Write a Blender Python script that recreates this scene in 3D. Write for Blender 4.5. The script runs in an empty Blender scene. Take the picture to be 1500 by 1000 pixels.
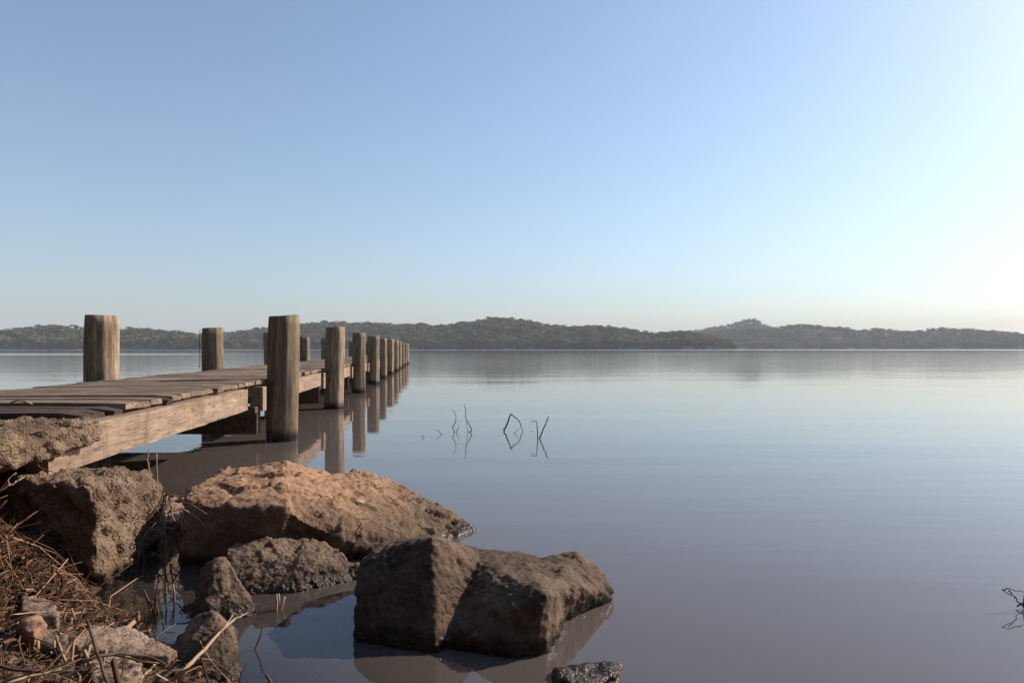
import bpy, bmesh, math, random
import numpy as np
from mathutils import Vector, noise, Matrix

random.seed(7)
rng = np.random.default_rng(11)
S = bpy.context.scene
C = S.collection

# ------------------------------------------------------------------ camera, sky, sun, exposure
CAM_H = 0.95
cam = bpy.data.cameras.new('camera'); cam_o = bpy.data.objects.new('camera', cam); C.objects.link(cam_o)
cam.sensor_width = 36.0; cam.lens = 24.0; cam.shift_y = 11.0 / 1500.0
cam.clip_start = 0.05; cam.clip_end = 20000
cam_o.location = (0, 0, CAM_H); cam_o.rotation_euler = (math.pi / 2, 0, 0)
S.camera = cam_o

SUN_AZ, SUN_EL = math.radians(61), math.radians(32)      # azimuth clockwise from +Y
SUN = Vector((math.sin(SUN_AZ) * math.cos(SUN_EL), math.cos(SUN_AZ) * math.cos(SUN_EL), math.sin(SUN_EL)))
W = bpy.data.worlds.new('World'); S.world = W; W.use_nodes = True
nt = W.node_tree; nt.nodes.clear()
wo = nt.nodes.new('ShaderNodeOutputWorld'); bg = nt.nodes.new('ShaderNodeBackground')
sky = nt.nodes.new('ShaderNodeTexSky'); sky.sky_type = 'NISHITA'; sky.sun_disc = False
sky.sun_elevation = SUN_EL; sky.sun_rotation = SUN_AZ
sky.altitude = 0; sky.air_density = 1.2; sky.dust_density = 0.9; sky.ozone_density = 5.5
bg.inputs['Strength'].default_value = 0.13
# low broken cloud bank hugging the horizon, all round
tc = nt.nodes.new('ShaderNodeTexCoord')
mp = nt.nodes.new('ShaderNodeMapping'); mp.inputs['Scale'].default_value = (9, 9, 26); mp.inputs['Location'].default_value = (3.1, 0.4, 0)
nz = nt.nodes.new('ShaderNodeTexNoise'); nz.inputs['Scale'].default_value = 2.2; nz.inputs['Detail'].default_value = 7; nz.inputs['Roughness'].default_value = 0.62
big = nt.nodes.new('ShaderNodeTexNoise'); big.inputs['Scale'].default_value = 2.3; big.inputs['Detail'].default_value = 1
sep = nt.nodes.new('ShaderNodeSeparateXYZ')
band = nt.nodes.new('ShaderNodeMapRange'); band.interpolation_type = 'SMOOTHSTEP'
band.inputs['From Min'].default_value = 0.055; band.inputs['From Max'].default_value = 0.03
band.inputs['To Min'].default_value = 0.0; band.inputs['To Max'].default_value = 1.0
cr = nt.nodes.new('ShaderNodeMapRange'); cr.interpolation_type = 'SMOOTHSTEP'
cr.inputs['From Min'].default_value = 0.50; cr.inputs['From Max'].default_value = 0.62
cr2 = nt.nodes.new('ShaderNodeMapRange'); cr2.interpolation_type = 'SMOOTHSTEP'
cr2.inputs['From Min'].default_value = 0.46; cr2.inputs['From Max'].default_value = 0.54
m1 = nt.nodes.new('ShaderNodeMath'); m1.operation = 'MULTIPLY'
m2 = nt.nodes.new('ShaderNodeMath'); m2.operation = 'MULTIPLY'
m3 = nt.nodes.new('ShaderNodeMath'); m3.operation = 'MULTIPLY'; m3.inputs[1].default_value = 0.75
mx = nt.nodes.new('ShaderNodeMix'); mx.data_type = 'RGBA'; mx.inputs['B'].default_value = (10.5, 10.1, 9.7, 1)
L = nt.links.new
L(tc.outputs['Generated'], mp.inputs['Vector']); L(mp.outputs[0], nz.inputs['Vector'])
mp2 = nt.nodes.new('ShaderNodeMapping'); mp2.inputs['Location'].default_value = (8.0, 8.0, 0.0); L(tc.outputs['Generated'], mp2.inputs['Vector']); L(mp2.outputs[0], big.inputs['Vector']); L(tc.outputs['Generated'], sep.inputs[0])
L(sep.outputs['Z'], band.inputs['Value']); L(nz.outputs['Fac'], cr.inputs['Value']); L(big.outputs['Fac'], cr2.inputs['Value'])
L(band.outputs[0], m1.inputs[0]); L(cr.outputs[0], m1.inputs[1]); L(m1.outputs[0], m2.inputs[0]); L(cr2.outputs[0], m2.inputs[1])
L(m2.outputs[0], m3.inputs[0]); L(m3.outputs[0], mx.inputs['Factor'])
hs = nt.nodes.new('ShaderNodeHueSaturation'); hs.inputs['Saturation'].default_value = 0.84; hs.inputs['Value'].default_value = 0.96
L(sky.outputs[0], hs.inputs['Color']); L(hs.outputs[0], mx.inputs['A']); L(mx.outputs['Result'], bg.inputs['Color']); L(bg.outputs[0], wo.inputs['Surface'])

sl = bpy.data.lights.new('sun', 'SUN'); sun_o = bpy.data.objects.new('sun', sl); C.objects.link(sun_o)
sl.energy = 5.0; sl.angle = math.radians(0.53); sl.color = (1.0, 0.82, 0.64)
sun_o.rotation_euler = (-SUN).to_track_quat('-Z', 'Y').to_euler(); sun_o.location = (30, 25, 20)

S.view_settings.view_transform = 'Standard'; S.view_settings.look = 'None'
S.view_settings.exposure = 0.33; S.view_settings.gamma = 1.0; S.view_settings.use_curve_mapping = False

# ------------------------------------------------------------------ helpers
def at(px, py, Y):
    """photo pixel (1500 x 1000) at distance Y in front of the camera -> a world point"""
    return Vector(((px - 750) / 1000.0 * Y, Y, CAM_H - (py - 511) / 1000.0 * Y))

def on_water(px, py, z=0.0):
    Y = (CAM_H - z) * 1000.0 / (py - 511)
    return at(px, py, Y)

def mesh_obj(name, verts, faces, mat, parent=None, smooth=False):
    me = bpy.data.meshes.new(name)
    me.from_pydata([tuple(v) for v in verts], [], faces)
    me.update()
    if mat: me.materials.append(mat)
    if smooth: me.polygons.foreach_set('use_smooth', [True] * len(me.polygons))
    o = bpy.data.objects.new(name, me); C.objects.link(o)
    if parent: o.parent = parent
    return o

def np_mesh(name, V, F, mat, smooth=False):
    """V (n,3) float, F (m,k) int, all faces with k corners"""
    me = bpy.data.meshes.new(name); n, m, k = len(V), len(F), F.shape[1]
    me.vertices.add(n); me.vertices.foreach_set('co', np.asarray(V, np.float32).ravel())
    me.loops.add(m * k); me.loops.foreach_set('vertex_index', np.asarray(F, np.int32).ravel())
    me.polygons.add(m); me.polygons.foreach_set('loop_start', np.arange(0, m * k, k, dtype=np.int32))
    me.polygons.foreach_set('loop_total', np.full(m, k, np.int32))
    if smooth: me.polygons.foreach_set('use_smooth', np.ones(m, bool))
    me.update(calc_edges=True); me.validate()
    if mat: me.materials.append(mat)
    o = bpy.data.objects.new(name, me); C.objects.link(o)
    return o

def empty(name, loc=(0, 0, 0)):
    o = bpy.data.objects.new(name, None); C.objects.link(o); o.location = loc; o.empty_display_size = 0.2
    return o

def tag(o, label=None, cat=None, group=None, kind=None):
    if label: o['label'] = label
    if cat: o['category'] = cat
    if group: o['group'] = group
    if kind: o['kind'] = kind
    return o

def box(x0, x1, y0, y1, z0, z1):
    v = [(x0, y0, z0), (x1, y0, z0), (x1, y1, z0), (x0, y1, z0), (x0, y0, z1), (x1, y0, z1), (x1, y1, z1), (x0, y1, z1)]
    f = [(0, 3, 2, 1), (4, 5, 6, 7), (0, 1, 5, 4), (1, 2, 6, 5), (2, 3, 7, 6), (3, 0, 4, 7)]
    return v, f

def tube(pts, radii, sides=6):
    """closed tapered tube along a polyline"""
    pts = [Vector(p) for p in pts]; V, F = [], []
    n = len(pts)
    for i, p in enumerate(pts):
        d = (pts[min(i + 1, n - 1)] - pts[max(i - 1, 0)]).normalized()
        a = d.cross(Vector((0.31, 0.87, 0.38))).normalized(); b = d.cross(a)
        r = radii[i] if isinstance(radii, (list, tuple)) else radii
        for k in range(sides):
            t = 2 * math.pi * k / sides
            V.append(p + a * (math.cos(t) * r) + b * (math.sin(t) * r))
    for i in range(n - 1):
        for k in range(sides):
            k2 = (k + 1) % sides
            F.append((i * sides + k, i * sides + k2, (i + 1) * sides + k2, (i + 1) * sides + k))
    F.append(tuple(range(sides))[::-1]); F.append(tuple(range((n - 1) * sides, n * sides)))
    return V, F

def wiggle(pts, n=4, amp=0.006, seed=0):
    """subdivide a polyline and roughen it, so that sticks are not ruler-straight"""
    r = random.Random(seed); out = []
    for i in range(len(pts) - 1):
        a, b = Vector(pts[i]), Vector(pts[i + 1])
        for k in range(n):
            t = k / n; p = a.lerp(b, t)
            if not (i == 0 and k == 0): p += Vector([r.uniform(-amp, amp) for _ in range(3)])
            out.append(p)
    out.append(Vector(pts[-1]))
    return out

def vnoise(x, y, seed=0):
    """value noise on a lattice, numpy"""
    xi = np.floor(x).astype(np.int64); yi = np.floor(y).astype(np.int64); xf = x - xi; yf = y - yi
    def h(a, b):
        n = (a * 374761393 + b * 668265263 + seed * 144665) & 0x7fffffff
        n = ((n ^ (n >> 13)) * 1274126177) & 0x7fffffff
        return ((n ^ (n >> 16)) & 0xffff) / 65535.0
    u = xf * xf * (3 - 2 * xf); v = yf * yf * (3 - 2 * yf)
    return (h(xi, yi) * (1 - u) + h(xi + 1, yi) * u) * (1 - v) + (h(xi, yi + 1) * (1 - u) + h(xi + 1, yi + 1) * u) * v

def fbm(x, y, octv=4, seed=0):
    s = 0; a = 0.5
    for o in range(octv):
        s = s + a * (vnoise(x, y, seed + o) - 0.5); x = x * 2.03 + 7.1; y = y * 2.03 + 3.7; a *= 0.5
    return s

# ------------------------------------------------------------------ node material helper
class NM:
    def __init__(s, name):
        s.m = bpy.data.materials.new(name); s.m.use_nodes = True; s.t = s.m.node_tree; s.t.nodes.clear()
        s.out = s.t.nodes.new('ShaderNodeOutputMaterial')
    def n(s, typ, **kw):
        nd = s.t.nodes.new('ShaderNode' + typ)
        for k, v in kw.items():
            if k.startswith('i_'): nd.inputs[k[2:].replace('_', ' ')].default_value = v
            else: setattr(nd, k, v)
        return nd
    def l(s, a, b): s.t.links.new(a, b)
    def coords(s, kind='Object', scale=(1, 1, 1), rand=False):
        tc = s.n('TexCoord'); mp = s.n('Mapping'); mp.inputs['Scale'].default_value = scale
        s.l(tc.outputs[kind], mp.inputs['Vector'])
        if rand:
            oi = s.n('ObjectInfo'); cx = s.n('CombineXYZ'); mu = s.n('Math', operation='MULTIPLY'); mu.inputs[1].default_value = 37.0
            s.l(oi.outputs['Random'], mu.inputs[0])
            for k in range(3): s.l(mu.outputs[0], cx.inputs[k])
            s.l(cx.outputs[0], mp.inputs['Location'])
        return mp.outputs[0]
    def noise(s, vec, scale, detail=5, rough=0.55, dist=0.0):
        nd = s.n('TexNoise'); nd.inputs['Scale'].default_value = scale; nd.inputs['Detail'].default_value = detail
        nd.inputs['Roughness'].default_value = rough; nd.inputs['Distortion'].default_value = dist
        s.l(vec, nd.inputs['Vector']); return nd.outputs['Fac']
    def ramp(s, fac, stops, interp='LINEAR'):
        nd = s.n('ValToRGB'); cr = nd.color_ramp; cr.interpolation = interp
        while len(cr.elements) > 1: cr.elements.remove(cr.elements[-1])
        cr.elements[0].position = stops[0][0]; cr.elements[0].color = (*stops[0][1], 1)
        for p, c in stops[1:]:
            e = cr.elements.new(p); e.color = (*c, 1)
        s.l(fac, nd.inputs['Fac']); return nd.outputs['Color']
    def mix(s, fac, a, b, blend='MIX'):
        nd = s.n('Mix', data_type='RGBA', blend_type=blend)
        for v, k in ((fac, 'Factor'), (a, 'A'), (b, 'B')):
            if isinstance(v, (int, float)): nd.inputs[k].default_value = v
            elif isinstance(v, tuple): nd.inputs[k].default_value = (*v, 1)
            else: s.l(v, nd.inputs[k])
        return nd.outputs['Result']
    def maprange(s, v, a, b, c=0.0, d=1.0, smooth=True):
        nd = s.n('MapRange'); nd.interpolation_type = 'SMOOTHSTEP' if smooth else 'LINEAR'
        for k, x in (('From Min', a), ('From Max', b), ('To Min', c), ('To Max', d)): nd.inputs[k].default_value = x
        s.l(v, nd.inputs['Value']); return nd.outputs[0]
    def math(s, op, a, b=None):
        nd = s.n('Math', operation=op)
        for i, v in enumerate((a, b)):
            if v is None: continue
            if isinstance(v, (int, float)): nd.inputs[i].default_value = v
            else: s.l(v, nd.inputs[i])
        return nd.outputs[0]
    def world_z(s):
        g = s.n('NewGeometry'); sp = s.n('SeparateXYZ'); s.l(g.outputs['Position'], sp.inputs[0]); return sp.outputs['Z']
    def bump(s, h, strength=0.5, dist=0.01, normal=None):
        nd = s.n('Bump'); nd.inputs['Strength'].default_value = strength; nd.inputs['Distance'].default_value = dist
        s.l(h, nd.inputs['Height'])
        if normal is not None: s.l(normal, nd.inputs['Normal'])
        return nd.outputs[0]
    def principled(s, col, rough=0.85, normal=None, spec=0.3):
        p = s.n('BsdfPrincipled')
        if isinstance(col, tuple): p.inputs['Base Color'].default_value = (*col, 1)
        else: s.l(col, p.inputs['Base Color'])
        if isinstance(rough, (int, float)): p.inputs['Roughness'].default_value = rough
        else: s.l(rough, p.inputs['Roughness'])
        p.inputs['Specular IOR Level'].default_value = spec
        if normal is not None: s.l(normal, p.inputs['Normal'])
        s.l(p.outputs[0], s.out.inputs['Surface']); return p

def rock_mat(name, dark, mid, light, pit=0.5, scale=1.0, wet=True, crest=None, cracks=1.0):
    k = NM(name); v = k.coords('Object', (1, 1, 1), True)
    a = k.noise(v, 3.2 * scale, 8, 0.62, 0.3); b = k.noise(v, 14 * scale, 8, 0.65); c = k.noise(v, 70 * scale, 5, 0.7)
    col = k.ramp(a, [(0.30, dark), (0.47, mid), (0.66, light)])
    col = k.mix(k.maprange(b, 0.50, 0.72), col, tuple(x * 0.42 for x in mid))
    col = k.mix(k.maprange(c, 0.58, 0.75, 0, 0.55), col, tuple(min(1, x * 1.45) for x in light))
    col = k.mix(k.maprange(c, 0.46, 0.30, 0, 0.6), col, tuple(x * 0.45 for x in dark))
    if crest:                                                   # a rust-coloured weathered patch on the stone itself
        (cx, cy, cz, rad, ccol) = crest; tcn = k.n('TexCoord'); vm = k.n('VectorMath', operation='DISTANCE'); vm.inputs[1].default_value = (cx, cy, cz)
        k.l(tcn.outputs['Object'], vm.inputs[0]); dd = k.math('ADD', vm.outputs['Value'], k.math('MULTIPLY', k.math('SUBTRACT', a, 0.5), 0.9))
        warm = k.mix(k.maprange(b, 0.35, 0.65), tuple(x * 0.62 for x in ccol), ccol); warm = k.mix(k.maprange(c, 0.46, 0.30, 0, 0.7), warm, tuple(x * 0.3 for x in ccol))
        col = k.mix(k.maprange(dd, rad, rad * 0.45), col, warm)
    vo = k.n('TexVoronoi'); vo.inputs['Scale'].default_value = 48 * scale; k.l(v, vo.inputs['Vector'])
    h = k.math('ADD', k.math('MULTIPLY', b, 1.0), k.math('MULTIPLY', c, 0.45))
    h = k.math('ADD', h, k.math('MULTIPLY', vo.outputs['Distance'], pit))
    wv = k.n('VectorMath', operation='ADD'); k.l(v, wv.inputs[0]); nn = k.n('TexNoise'); nn.inputs['Scale'].default_value = 5; k.l(v, nn.inputs['Vector'])
    sc_ = k.n('VectorMath', operation='SCALE'); sc_.inputs['Scale'].default_value = 0.35; k.l(nn.outputs['Color'], sc_.inputs[0]); k.l(sc_.outputs[0], wv.inputs[1])
    ed = k.n('TexVoronoi', feature='DISTANCE_TO_EDGE'); ed.inputs['Scale'].default_value = 3.6 * scale; k.l(wv.outputs[0], ed.inputs['Vector'])
    crack = k.math('MULTIPLY', k.maprange(ed.outputs['Distance'], 0.016, 0.002), k.maprange(k.noise(v, 2.3, 3), 0.48, 0.60))
    col = k.mix(k.math('MULTIPLY', crack, 0.75 * cracks), col, tuple(x * 0.22 for x in dark)); h = k.math('SUBTRACT', h, k.math('MULTIPLY', crack, 1.2 * cracks))
    lich = k.maprange(k.noise(v, 26 * scale, 3, 0.5), 0.66, 0.72); col = k.mix(k.math('MULTIPLY', lich, 0.4), col, (0.30, 0.28, 0.22))
    rough = 0.88
    if wet:                                                     # the splash line just above the lake is wet stone
        z = k.world_z(); wz = k.math('ADD', z, k.math('MULTIPLY', k.math('SUBTRACT', b, 0.5), 0.06))
        wf = k.maprange(wz, 0.062, 0.030)
        col = k.mix(wf, col, k.mix(1.0, col, (0.26, 0.24, 0.21), 'MULTIPLY'))
        rough = k.maprange(wz, 0.045, 0.02, 0.88, 0.25)
    k.principled(col, rough, k.bump(h, 0.75, 0.012), 0.3)
    return k.m

def wood_mat(name, c0, c1, c2, grain=(1, 1, 1), fine=60, wetline=None, moss=None, rnd=True, bump=0.6, stain=None):
    """grain = coordinate scale; the small component runs along the timber"""
    k = NM(name); v = k.coords('Object', grain, True)
    a = k.noise(v, 6, 6, 0.6, 0.6); b = k.noise(v, fine, 5, 0.65, 0.2)
    v2 = k.coords('Object', (1, 1, 1), True); c = k.noise(v2, 2.2, 5, 0.6)
    col = k.ramp(a, [(0.28, c0), (0.5, c1), (0.72, c2)])
    col = k.mix(k.maprange(b, 0.50, 0.32, 0, 0.75), col, tuple(x * 0.35 for x in c0))
    col = k.mix(k.maprange(b, 0.58, 0.74, 0, 0.5), col, tuple(min(1, x * 1.3) for x in c2))
    col = k.mix(k.maprange(c, 0.42, 0.65, 0, 0.45), col, k.mix(1.0, col, (0.62, 0.58, 0.52), 'MULTIPLY'))
    if rnd:
        oi = k.n('ObjectInfo'); f = k.maprange(oi.outputs['Random'], 0, 1, 0.72, 1.22, False)
        cc = k.n('CombineColor'); [k.l(f, cc.inputs[i]) for i in range(3)]
        col = k.mix(1.0, col, cc.outputs[0], 'MULTIPLY')
    if moss: col = k.mix(k.maprange(k.noise(v2, 4.0, 6, 0.65), 0.52, 0.68, 0, 0.55), col, moss)
    if stain: col = k.mix(k.maprange(k.noise(k.coords('Object', (9, 9, 1.0), True), 2.0, 5, 0.6), 0.50, 0.66, 0, 0.6), col, stain)
    rough = 0.85
    if wetline is not None:
        z = k.world_z(); wz = k.math('ADD', z, k.math('MULTIPLY', k.math('SUBTRACT', k.noise(v2, 9, 4), 0.5), 0.14))
        f = k.maprange(wz, wetline + 0.07, wetline - 0.05)
        col = k.mix(f, col, (0.012, 0.010, 0.008)); rough = k.maprange(wz, wetline + .03, wetline - .05, 0.85, 0.4)
    h = k.math('ADD', k.math('MULTIPLY', a, 0.6), b)
    k.principled(col, rough, k.bump(h, bump, 0.008), 0.25)
    return k.m

M = {}
M['plank'] = wood_mat('weathered_plank', (0.12, 0.087, 0.064), (0.26, 0.195, 0.145), (0.40, 0.315, 0.245), (0.35, 6, 6), 34)
M['plank_dark'] = wood_mat('rotten_plank', (0.030, 0.022, 0.017), (0.065, 0.048, 0.037), (0.12, 0.092, 0.075), (0.35, 6, 6), 34)
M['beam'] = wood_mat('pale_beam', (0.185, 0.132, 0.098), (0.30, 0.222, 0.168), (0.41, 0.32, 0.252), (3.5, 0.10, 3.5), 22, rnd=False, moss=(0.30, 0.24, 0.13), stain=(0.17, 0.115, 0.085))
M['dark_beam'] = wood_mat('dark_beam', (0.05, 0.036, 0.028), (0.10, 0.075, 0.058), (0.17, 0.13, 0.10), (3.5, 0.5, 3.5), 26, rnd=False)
M['pile'] = wood_mat('pile_timber', (0.13, 0.100, 0.068), (0.285, 0.228, 0.160), (0.44, 0.365, 0.265), (8, 8, 0.45), 18, wetline=0.085, moss=(0.19, 0.19, 0.10), stain=(0.10, 0.068, 0.048))
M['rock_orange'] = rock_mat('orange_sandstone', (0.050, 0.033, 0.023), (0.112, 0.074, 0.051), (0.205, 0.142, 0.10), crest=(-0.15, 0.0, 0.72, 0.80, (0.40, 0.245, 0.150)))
M['rock_brown'] = rock_mat('brown_sandstone', (0.042, 0.029, 0.021), (0.095, 0.064, 0.045), (0.175, 0.122, 0.087), cracks=0.4)
M['rock_grey'] = rock_mat('grey_sandstone', (0.066, 0.047, 0.034), (0.135, 0.095, 0.069), (0.225, 0.163, 0.122), 0.6, 1.5)
M['rock_pale'] = rock_mat('pale_sandstone', (0.125, 0.090, 0.066), (0.235, 0.168, 0.124), (0.34, 0.255, 0.195), 0.5, 1.5)
M['rock_pink'] = rock_mat('pink_sandstone', (0.16, 0.09, 0.06), (0.27, 0.16, 0.11), (0.38, 0.25, 0.18))
M['rock_wet'] = rock_mat('wet_stone', (0.075, 0.056, 0.045), (0.14, 0.105, 0.084), (0.23, 0.18, 0.14), 0.5, 1.4)
M['concrete'] = rock_mat('old_concrete', (0.085, 0.057, 0.038), (0.165, 0.114, 0.077), (0.255, 0.188, 0.134), 1.0, 1.8, cracks=0.25)
def plain(name, c0, c1, sc=8, rough=0.8, bump=0.3):
    k = NM(name); v = k.coords('Object', (1, 1, 1), True); a = k.noise(v, sc, 5, 0.6)
    k.principled(k.ramp(a, [(0.3, c0), (0.7, c1)]), rough, k.bump(a, bump, 0.004)); return k.m
M['twig'] = plain('pale_twig', (0.22, 0.145, 0.092), (0.42, 0.30, 0.205), 30)
M['twig_dark'] = plain('dark_twig', (0.055, 0.036, 0.026), (0.13, 0.088, 0.06), 30)
M['twig_black'] = plain('wet_twig', (0.014, 0.012, 0.011), (0.035, 0.028, 0.023), 30, 0.5)
M['root'] = plain('fine_root', (0.09, 0.060, 0.042), (0.20, 0.135, 0.095), 30)
M['iron'] = plain('rusty_iron', (0.05, 0.03, 0.02), (0.12, 0.07, 0.045), 60, 0.7)
M['wire'] = plain('dark_wire', (0.02, 0.018, 0.016), (0.05, 0.045, 0.04), 60, 0.6)
M['leaf_yellow'] = plain('yellow_leaf', (0.22, 0.20, 0.03), (0.34, 0.27, 0.07), 20, 0.6)
M['leaf_brown'] = plain('dry_leaf', (0.10, 0.065, 0.038), (0.20, 0.13, 0.08), 20, 0.7)
M['dropping'] = plain('bird_lime', (0.30, 0.27, 0.23), (0.5, 0.47, 0.42), 40, 0.8)

# straw and litter: colour varies from piece to piece
k = NM('dead_reed_litter'); g = k.n('NewGeometry')
k.principled(k.ramp(g.outputs['Random Per Island'], [(0, (0.038, 0.020, 0.012)), (0.45, (0.115, 0.058, 0.033)), (0.8, (0.26, 0.14, 0.08)), (1, (0.42, 0.29, 0.20))]), 0.85)
M['litter'] = k.m

# lake bed and bank
k = NM('bank_soil'); v = k.coords('Object'); a = k.noise(v, 5, 8, 0.65); b = k.noise(v, 40, 6, 0.7)
col = k.ramp(a, [(0.3, (0.045, 0.029, 0.018)), (0.5, (0.10, 0.066, 0.040)), (0.7, (0.19, 0.125, 0.072))])
col = k.mix(k.maprange(b, 0.55, 0.7, 0, 0.7), col, (0.26, 0.165, 0.085)); col = k.mix(k.maprange(b, 0.47, 0.33, 0, 0.7), col, (0.03, 0.021, 0.014))
k.principled(col, 0.8, k.bump(k.math('ADD', a, b), 0.9, 0.02)); M['soil'] = k.m

# ------------------------------------------------------------------ ground: one sheet, the bank and the lake bed
SHORE = np.array([(-3500, 260), (-400, 60), (-40, 9.5), (-8, 5.0), (-4, 4.2), (-2.35, 3.80), (-2.02, 3.30), (-1.80, 2.84), (-1.66, 2.56), (-1.33, 2.38),
                  (-1.08, 2.13), (-0.82, 1.93), (-0.55, 1.5), (0.2, 1.1), (1.5, 0.6), (5, 0.0), (40, -5), (400, -60), (3500, -260)], float)
def shore_dist(X, Y):
    """distance to the shoreline, positive inland"""
    d = np.full(X.shape, 1e9)
    for (ax, ay), (bx, by) in zip(SHORE[:-1], SHORE[1:]):
        vx, vy = bx - ax, by - ay; t = np.clip(((X - ax) * vx + (Y - ay) * vy) / (vx * vx + vy * vy), 0, 1)
        d = np.minimum(d, np.hypot(X - ax - t * vx, Y - ay - t * vy))
    ys = np.interp(X, SHORE[:, 0], SHORE[:, 1])
    return np.where(Y < ys, d, -d)
def ground_z(X, Y):
    X = np.asarray(X, float); Y = np.asarray(Y, float); d = shore_dist(X, Y)
    land = 0.60 * (1 - np.exp(-np.maximum(d, 0) / 3.4)) + 0.006
    bed = -0.012 - 1.7 * (1 - np.exp(-np.maximum(-d, 0) * 0.115 * (1 + 0.6 * np.clip((X + 1.2) / 1.0, 0, 1.2))))
    z = np.where(d > 0, land, bed)
    near = np.exp(-((X + 1.2) ** 2 + (Y - 2.4) ** 2) / 40.0)
    z = z + near * (0.08 * fbm(X * 2.2, Y * 2.2, 5, 3) + 0.004)
    z = z + 0.23 * np.exp(-((X + 2.06) ** 2 / 0.09 + (Y - 2.52) ** 2 / 0.06))            # mound of reed litter
    z = z - 0.05 * np.exp(-((X + 0.95) ** 2 / 0.05 + (Y - 2.25) ** 2 / 0.03))
    return z
def gz0(x, y): return float(ground_z(np.array([x]), np.array([y]))[0])
def axis(lo, hi, step, far_lo, far_hi, grow=1.17):
    c = list(np.arange(lo, hi + 1e-6, step)); s = step
    while c[-1] < far_hi: s *= grow; c.append(c[-1] + s)
    s = step
    while c[0] > far_lo: s *= grow; c.insert(0, c[0] - s)
    return np.array(c)
def sheet(name, xs, ys, zf, mat):
    X, Y = np.meshgrid(xs, ys); Z = zf(X, Y); V = np.stack([X.ravel(), Y.ravel(), Z.ravel()], 1)
    nx, ny = len(xs), len(ys); i = (np.arange(ny - 1)[:, None] * nx + np.arange(nx - 1)[None, :]).ravel()
    F = np.stack([i, i + 1, i + nx + 1, i + nx], 1)
    return np_mesh(name, V, F, mat, True), X, Y
xs = axis(-3.4, 1.2, 0.022, -3300, 3300); ys = axis(1.2, 4.6, 0.022, -900, 4700)
ground, GX, GY = sheet('ground', xs, ys, ground_z, M['soil']); tag(ground, kind='structure')

# ------------------------------------------------------------------ water
k = NM('lake_water'); v = k.coords('Object')
def nscaled(sx, sy, sc, det=3, rg=0.5, dist=0.0):
    mp = k.n('Mapping'); mp.inputs['Scale'].default_value = (sx, sy, 1); k.l(v, mp.inputs['Vector']); return k.noise(mp.outputs[0], sc, det, rg, dist)
g = k.n('NewGeometry'); sp = k.n('SeparateXYZ'); k.l(g.outputs['Position'], sp.inputs[0])
swell = nscaled(0.22, 0.75, 0.55, 2, 0.5, 0.3)          # long lazy undulation
rip = nscaled(0.28, 1.6, 2.6, 3, 0.55, 0.4)              # hand-sized ripples
patch = nscaled(0.012, 0.05, 0.5, 3, 0.6)                # wind lanes
far = k.maprange(sp.outputs['Y'], 6, 60, 0.0, 1.0)
h = k.math('ADD', k.math('MULTIPLY', swell, 0.014), k.math('MULTIPLY', rip, k.math('ADD', 0.0014, k.math('MULTIPLY', far, 0.0065))))
chop = nscaled(1.0, 2.2, 4.5, 2, 0.5)
wob = k.math('ADD', sp.outputs['Y'], k.math('MULTIPLY', k.math('SUBTRACT', nscaled(0.006, 0.012, 1.0, 4, 0.6), 0.5), 60.0))
l1 = k.math('MULTIPLY', k.maprange(wob, 98, 108), k.maprange(wob, 150, 135)); l2 = k.maprange(wob, 470, 560)     # breeze ruffles two strips of the lake
lane = k.math('MAXIMUM', k.math('MAXIMUM', k.math('MULTIPLY', l1, k.maprange(nscaled(0.008, 0.004, 1.0, 3), 0.40, 0.58, 0.12, 0.7)), l2), k.math('MULTIPLY', k.math('MULTIPLY', k.maprange(patch, 0.55, 0.70), far), 0.6))
h = k.math('ADD', h, k.math('MULTIPLY', chop, k.math('MULTIPLY', lane, 0.004)))
bn = k.bump(h, 1.0, 1.0)
fr = k.n('Fresnel'); fr.inputs['IOR'].default_value = 1.43; k.l(bn, fr.inputs['Normal'])
gl = k.n('BsdfGlossy'); gl.inputs['Color'].default_value = (1, 1, 1, 1); k.l(bn, gl.inputs['Normal'])
k.l(k.math('MAXIMUM', k.maprange(lane, 0, 1, 0.012, 0.16), k.math('MULTIPLY', far, 0.035)), gl.inputs['Roughness'])
mud = k.n('BsdfDiffuse'); mud.inputs['Color'].default_value = (0.112, 0.096, 0.090, 1)
tr = k.n('BsdfTransparent'); tr.inputs['Color'].default_value = (0.80, 0.66, 0.50, 1)
at_ = k.n('Attribute', attribute_name='clarity')         # how much of the bed shows through this depth of silty water
body = k.n('MixShader'); k.l(at_.outputs['Fac'], body.inputs[0]); k.l(mud.outputs[0], body.inputs[1]); k.l(tr.outputs[0], body.inputs[2])
ms = k.n('MixShader'); k.l(fr.outputs[0], ms.inputs[0]); k.l(body.outputs[0], ms.inputs[1]); k.l(gl.outputs[0], ms.inputs[2])
k.l(ms.outputs[0], k.out.inputs['Surface']); M['water'] = k.m
wxs = axis(-4.4, 1.6, 0.05, -3250, 3250); wys = axis(0.6, 5.4, 0.05, -60, 4650)
water, WX, WY = sheet('lake_water', wxs, wys, lambda X, Y: np.zeros_like(X), M['water']); tag(water, kind='structure')
depth = np.maximum(0, -ground_z(WX, WY)); cl = np.exp(-6.0 * depth) * 0.95; cl[depth > 0.6] = 0
att = water.data.attributes.new('clarity', 'FLOAT', 'POINT'); att.data.foreach_set('value', cl.ravel().astype(np.float32))

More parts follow.
